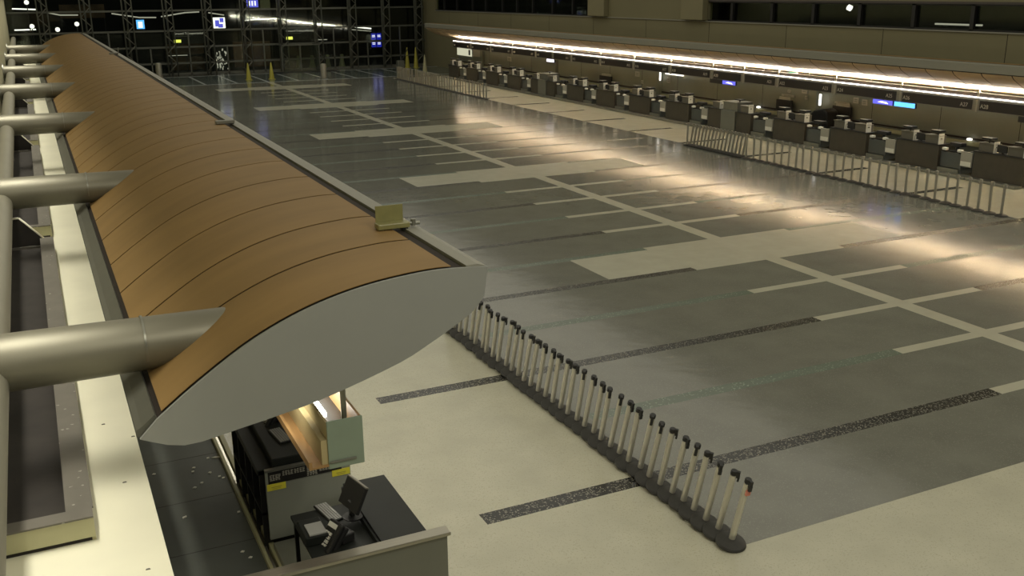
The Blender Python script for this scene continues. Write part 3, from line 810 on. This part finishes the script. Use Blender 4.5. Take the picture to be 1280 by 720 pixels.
# desk A
t = empty('near_counter_desk',(3.15,8.56,0),'black-topped desk directly behind the steel-capped end wall','counter')
MB().box(-.50,0,.0,1.56,1.01,1.05).build('worktop','worktop',t,bevel=.005)
MB().box(-.06,-.02,.02,1.54,.05,1.01).build('front_panel','steel_panel',t)
MB().box(-1.18,-.50,.10,1.30,.90,.94).build('staff_shelf','worktop',t,bevel=.005)
MB().box(-.52,-.48,.0,1.56,.90,1.01).build('shelf_riser','worktop',t)
for y in (.12,1.22): MB().box(-1.16,-1.12,y,y+.04,0,.90).build('shelf_leg','black',t)
MB().box(-1.0,-.56,.2,1.2,.25,.86).build('cabinet_box','black',t,bevel=.01)
t = empty('floor_plate',(2.05,9.6,0),'flat steel plate on the floor between belt and near desk','plate')
MB().box(-.16,.16,-1.0,1.0,.0,.22).build('plate','dull_steel',t,bevel=.01)
MB().box(-.16,.16,-.02,.02,.22,.225).build('joint','base_black',t)
def monitor(name,loc,rz,tilt,label,w=.40,h=.30):
    t = empty(name,loc,label,'monitor','monitors on the near left desks',(0,0,rz))
    mt = Matrix.Translation((0,0,.12))@Matrix.Rotation(tilt,4,'X')
    mb = MB(); mb.box(-w/2,w/2,-.018,.022,0,h,None,mt); mb.build('screen_housing','black',t,bevel=.006)
    mb = MB(); mb.box(-w/2,w/2,-.02,.024,h,h+.012,None,mt); mb.build('top_edge','dull_steel',t)
    MB().box(-.03,.03,.02,.06,.01,.2).build('stand','black',t); 
    MB().lathe([(.11,0),(.11,.012),(.05,.02)],n=20,c=(0,.05,0)).build('stand_foot','black',t)
    mb = MB(); mb.tube((.0,.03,.16),(.0,.11,.20),.05,n=12); mb.build('cable_box','black',t)
    MB().box(-.03,.03,.1,.115,.16,.2).build('white_label','white',t)
    return t
monitor('flat_monitor',(2.50,9.38,1.02),math.radians(-78),math.radians(-26),'black flat monitor on the near desk behind the steel cap')
def keyboard(loc,rz,label):
    t = empty('keyboard',loc,label,'keyboard','keyboards on the near left desks',(0,0,rz))
    MB().box(-.22,.22,-.08,.08,0,.02).build('key_tray','black',t,bevel=.006)
    mb = MB()
    for r in range(5):
        for c in range(15):
            if r == 0 and 3 < c < 10: continue
            x = -.205+c*.0275; y = -.068+r*.028; mb.box(x,x+.021,y,y+.021,.02,.028)
    mb.box(-.09,.07,-.068,-.047,.02,.028)
    mb.build('keys','key',t)
keyboard((2.36,9.72,.94),math.radians(100),'black keyboard on the near desk behind the desk phone')
def phone(loc,rz,label,s=1.0):
    t = empty('desk_phone',loc,label,'telephone','desk phones on the near left desks',(0,0,rz)); t.scale=(s,s,s)
    tl = Matrix.Rotation(math.radians(52),4,'X')
    mb = MB(); mb.box(-.10,.10,-.11,.11,.03,.075,None,tl); mb.build('phone_body','black',t,bevel=.015)
    mb = MB(); mb.box(-.09,.09,-.02,.09,-.01,.06); mb.build('phone_foot','black',t,bevel=.01)
    mb = MB(); mb.box(.055,.105,-.12,.12,.08,.12,None,tl); mb.build('handset','black',t,bevel=.018)
    mb = MB(); mb.box(-.08,.03,.055,.09,.075,.08,None,tl); mb.build('display_window','white',t)
    mb = MB()
    for r in range(4):
        for c in range(3): mb.box(-.075+c*.03,-.055+c*.03,-.09+r*.03,-.068+r*.03,.075,.084,None,tl)
    mb.build('phone_keys','white',t)
phone((2.30,9.12,.96),math.radians(-72),'black desk phone on a stand on the near desk, leaning toward the cap',1.45)
t = empty('card_printer',(2.07,9.40,.94),'low dark printer box beside the near desk phone','printer')
MB().box(-.11,.14,-.28,.12,0,.11).build('printer_body','worktop',t,bevel=.015); MB().box(-.06,.12,-.26,-.02,.11,.125).build('paper_tray','key',t); MB().box(-.10,-.07,-.2,.1,.02,.09).build('slot','black',t)
# desk B with its labelled end panel
YB = 10.65
t = empty('labelled_counter_desk',(2.38,YB,0),'black counter desk with a steel end panel and yellow labels','counter')
MB().box(-.51,.51,-.02,.02,.24,1.13).build('end_panel','steel_light',t,bevel=.004)
MB().box(-.51,.51,-.03,.03,1.13,1.15).build('panel_cap','dull_steel',t)
mb = MB().box(-.48,.40,-.026,-.02,.97,1.12,'black')
for i,(a,w,z0,n) in enumerate([(-.46,.13,1.01,5),(-.31,.13,1.05,4),(-.17,.13,1.05,4),(-.02,.13,.98,8),(.13,.14,1.01,5)]):
    for j in range(n):
        for q in range(4):
            ww = w/4*random.uniform(.55,.9); mb.box(a+q*w/4,a+q*w/4+ww,-.029,-.026,z0+j*.016,z0+j*.016+.008,'label_grey')
mb.build('notice_strip',None,t)
for i,(a,z) in enumerate(((-.50,.885),(.28,.895))):
    yl = MB().box(a,a+.22,-.029,-.02,z,z+.082).build('yellow_label','yellow',t)
    mb = MB(); mb.box(a+.05,a+.17,-.031,-.029,z+.036,z+.046); mb.box(a+.06,a+.16,-.031,-.029,z+.018,z+.026); mb.build('label_print','cone',yl)
MB().box(-.40,.52,.06,1.9,1.10,1.24).build('worktop','worktop',t,bevel=.01)
MB().box(-.58,-.40,.10,1.9,1.04,1.12).build('lower_worktop','worktop',t,bevel=.01)
mb = MB()
for y in (.10,.55,1.0,1.45,1.9): mb.box(-.56,-.05,y,y+.03,.0,1.10)
mb.box(-.56,-.05,.1,1.93,0,.05); mb.box(-.56,-.05,.1,1.93,.52,.55); mb.box(-.08,-.05,.1,1.93,0,1.1)
mb.build('shelf_carcass','black',t)
MB().box(.46,.50,.02,1.9,.05,1.10).build('front_panel','steel_panel',t)
keyboard((2.21,11.30,1.24),math.radians(97),'grey-keyed keyboard on the labelled desk under the wood tray')
phone((2.26,11.82,1.25),math.radians(-75),'black desk phone with white display under the roof end plate',1.2)
t = empty('monitor_bracket',(2.42,11.3,1.24),'white angled metal bracket beside the keyboard of the labelled desk','bracket')
mb = MB(); mb.tube((.0,.28,.02),(-.02,-.30,.10),.016,n=8); mb.tube((-.02,-.30,.10),(.06,-.26,.24),.014,n=8); mb.tube((0,.28,.02),(.05,.30,.3),.014,n=8); mb.build('bracket_arm','white',t)
MB().box(.08,.12,-.25,.30,.0,.36).build('screen_back','black',t,bevel=.01)
mb = MB(); mb.tube((-.1,-.22,.012),(-.03,-.32,.012),.005,n=6); mb.tube((-.03,-.32,.012),(.03,-.28,.012),.005,n=6); mb.build('cable','white',t)
# hanging sign trough at left
def left_sign(y0,y1,label):
    t = empty('hanging_sign_trough',(2.25,y0,2.15),label,'sign','hanging sign troughs of the left counters'); L=y1-y0
    MB().box(-.17,.18,-.02,.0,0,.49).build('end_plate','green_glass',t,bevel=.006)
    MB().box(-.16,.10,-.035,-.02,.06,.085).build('end_rib','steel_panel',t,bevel=.004)
    mb = MB(); mb.box(-.17,-.145,0,L,.02,.47,'wood_pale'); mb.box(.155,.18,0,L,.02,.47,'wood_tray'); mb.box(-.145,.155,0,L,.0,.03,'wood_tray')
    mb.box(-.145,.155,0,L,.24,.26,'black')
    mb.build('trough_sides',None,t)
    mb = MB(); mb.box(-.33,-.17,-.02,L,.03,.05,'wood_tray'); mb.box(-.36,-.33,-.02,L,.03,.11,'wood_tray'); mb.box(-.23,-.17,0,L,.05,.30,'wood_pale')
    mb.build('side_shelf',None,t)
    MB().box(-.08,-.02,.55,L-.2,.28,.34).build('light_tube','tube',t,bevel=.01)
    MB().tube((.04,.12,.26),(.04,.12,.80),.028,n=14).build('hanger_pole','dull_steel',t)
    MB().lathe([(.07,0),(.07,.02),(.03,.03)],n=16,c=(.04,.12,.26)).build('pole_flange','black',t)
left_sign(8.42,11.9,'green-ended hanging sign trough with lit tube over the near left counter')
left_sign(11.95,15.4,'second hanging sign trough hidden deeper under the left roof')

# ------------------------------------------------------------------ lights
WARM = (1.0,.95,.79)
for k in range(5):
    y = 8+17*k
    ar('ceiling_light',(XC,y,13.6),(0,0,0),28,17,620,WARM)
for k in range(5):
    ar('downlight',(-.5,8+17*k,6.95),(0,0,0),.3,17,92,(1,.95,.80),math.radians(58))
ar('mezzanine_light',(6,-1.4,11.5),(math.radians(42),0,math.radians(-15)),10,3,520,WARM)
for y in (12.5,20,28,36,44,52,60): ar('counter_light',(2.45,y,2.68),(0,math.radians(-35),0),.15,6.5,46,(1,.95,.80))
ar('panel_fill',(1.75,9.15,2.74),(math.radians(28),0,0),.9,.12,5,(1,.95,.82))  # added fill under the left roof, brightens the labelled end panel and belt
w = bpy.data.worlds.new('World'); S.world = w; w.use_nodes = True
w.node_tree.nodes['Background'].inputs[0].default_value = (.02,.022,.02,1); w.node_tree.nodes['Background'].inputs[1].default_value = .3

# ------------------------------------------------------------------ camera
cam = bpy.data.cameras.new('Camera'); co = bpy.data.objects.new('Camera',cam); COL.objects.link(co)
yaw, pitch, roll = .4461, .2935, -.0079
F = Vector((math.sin(yaw)*math.cos(pitch), math.cos(yaw)*math.cos(pitch), -math.sin(pitch)))
Rr = Vector((math.cos(yaw),-math.sin(yaw),0)); U = Rr.cross(F)
r2 = Rr*math.cos(roll)+U*math.sin(roll); u2 = -Rr*math.sin(roll)+U*math.cos(roll)
mt = Matrix((( r2.x,u2.x,-F.x,0),(r2.y,u2.y,-F.y,0),(r2.z,u2.z,-F.z,6.5),(0,0,0,1)))
co.matrix_world = mt
cam.sensor_width = 36; cam.lens = 36*1233.15/1280; cam.clip_start = .1; cam.clip_end = 300
S.camera = co
S.view_settings.view_transform = 'Standard'; S.view_settings.look = 'None'; S.view_settings.gamma = 1
S.view_settings.use_curve_mapping = False; S.view_settings.exposure = 0.5
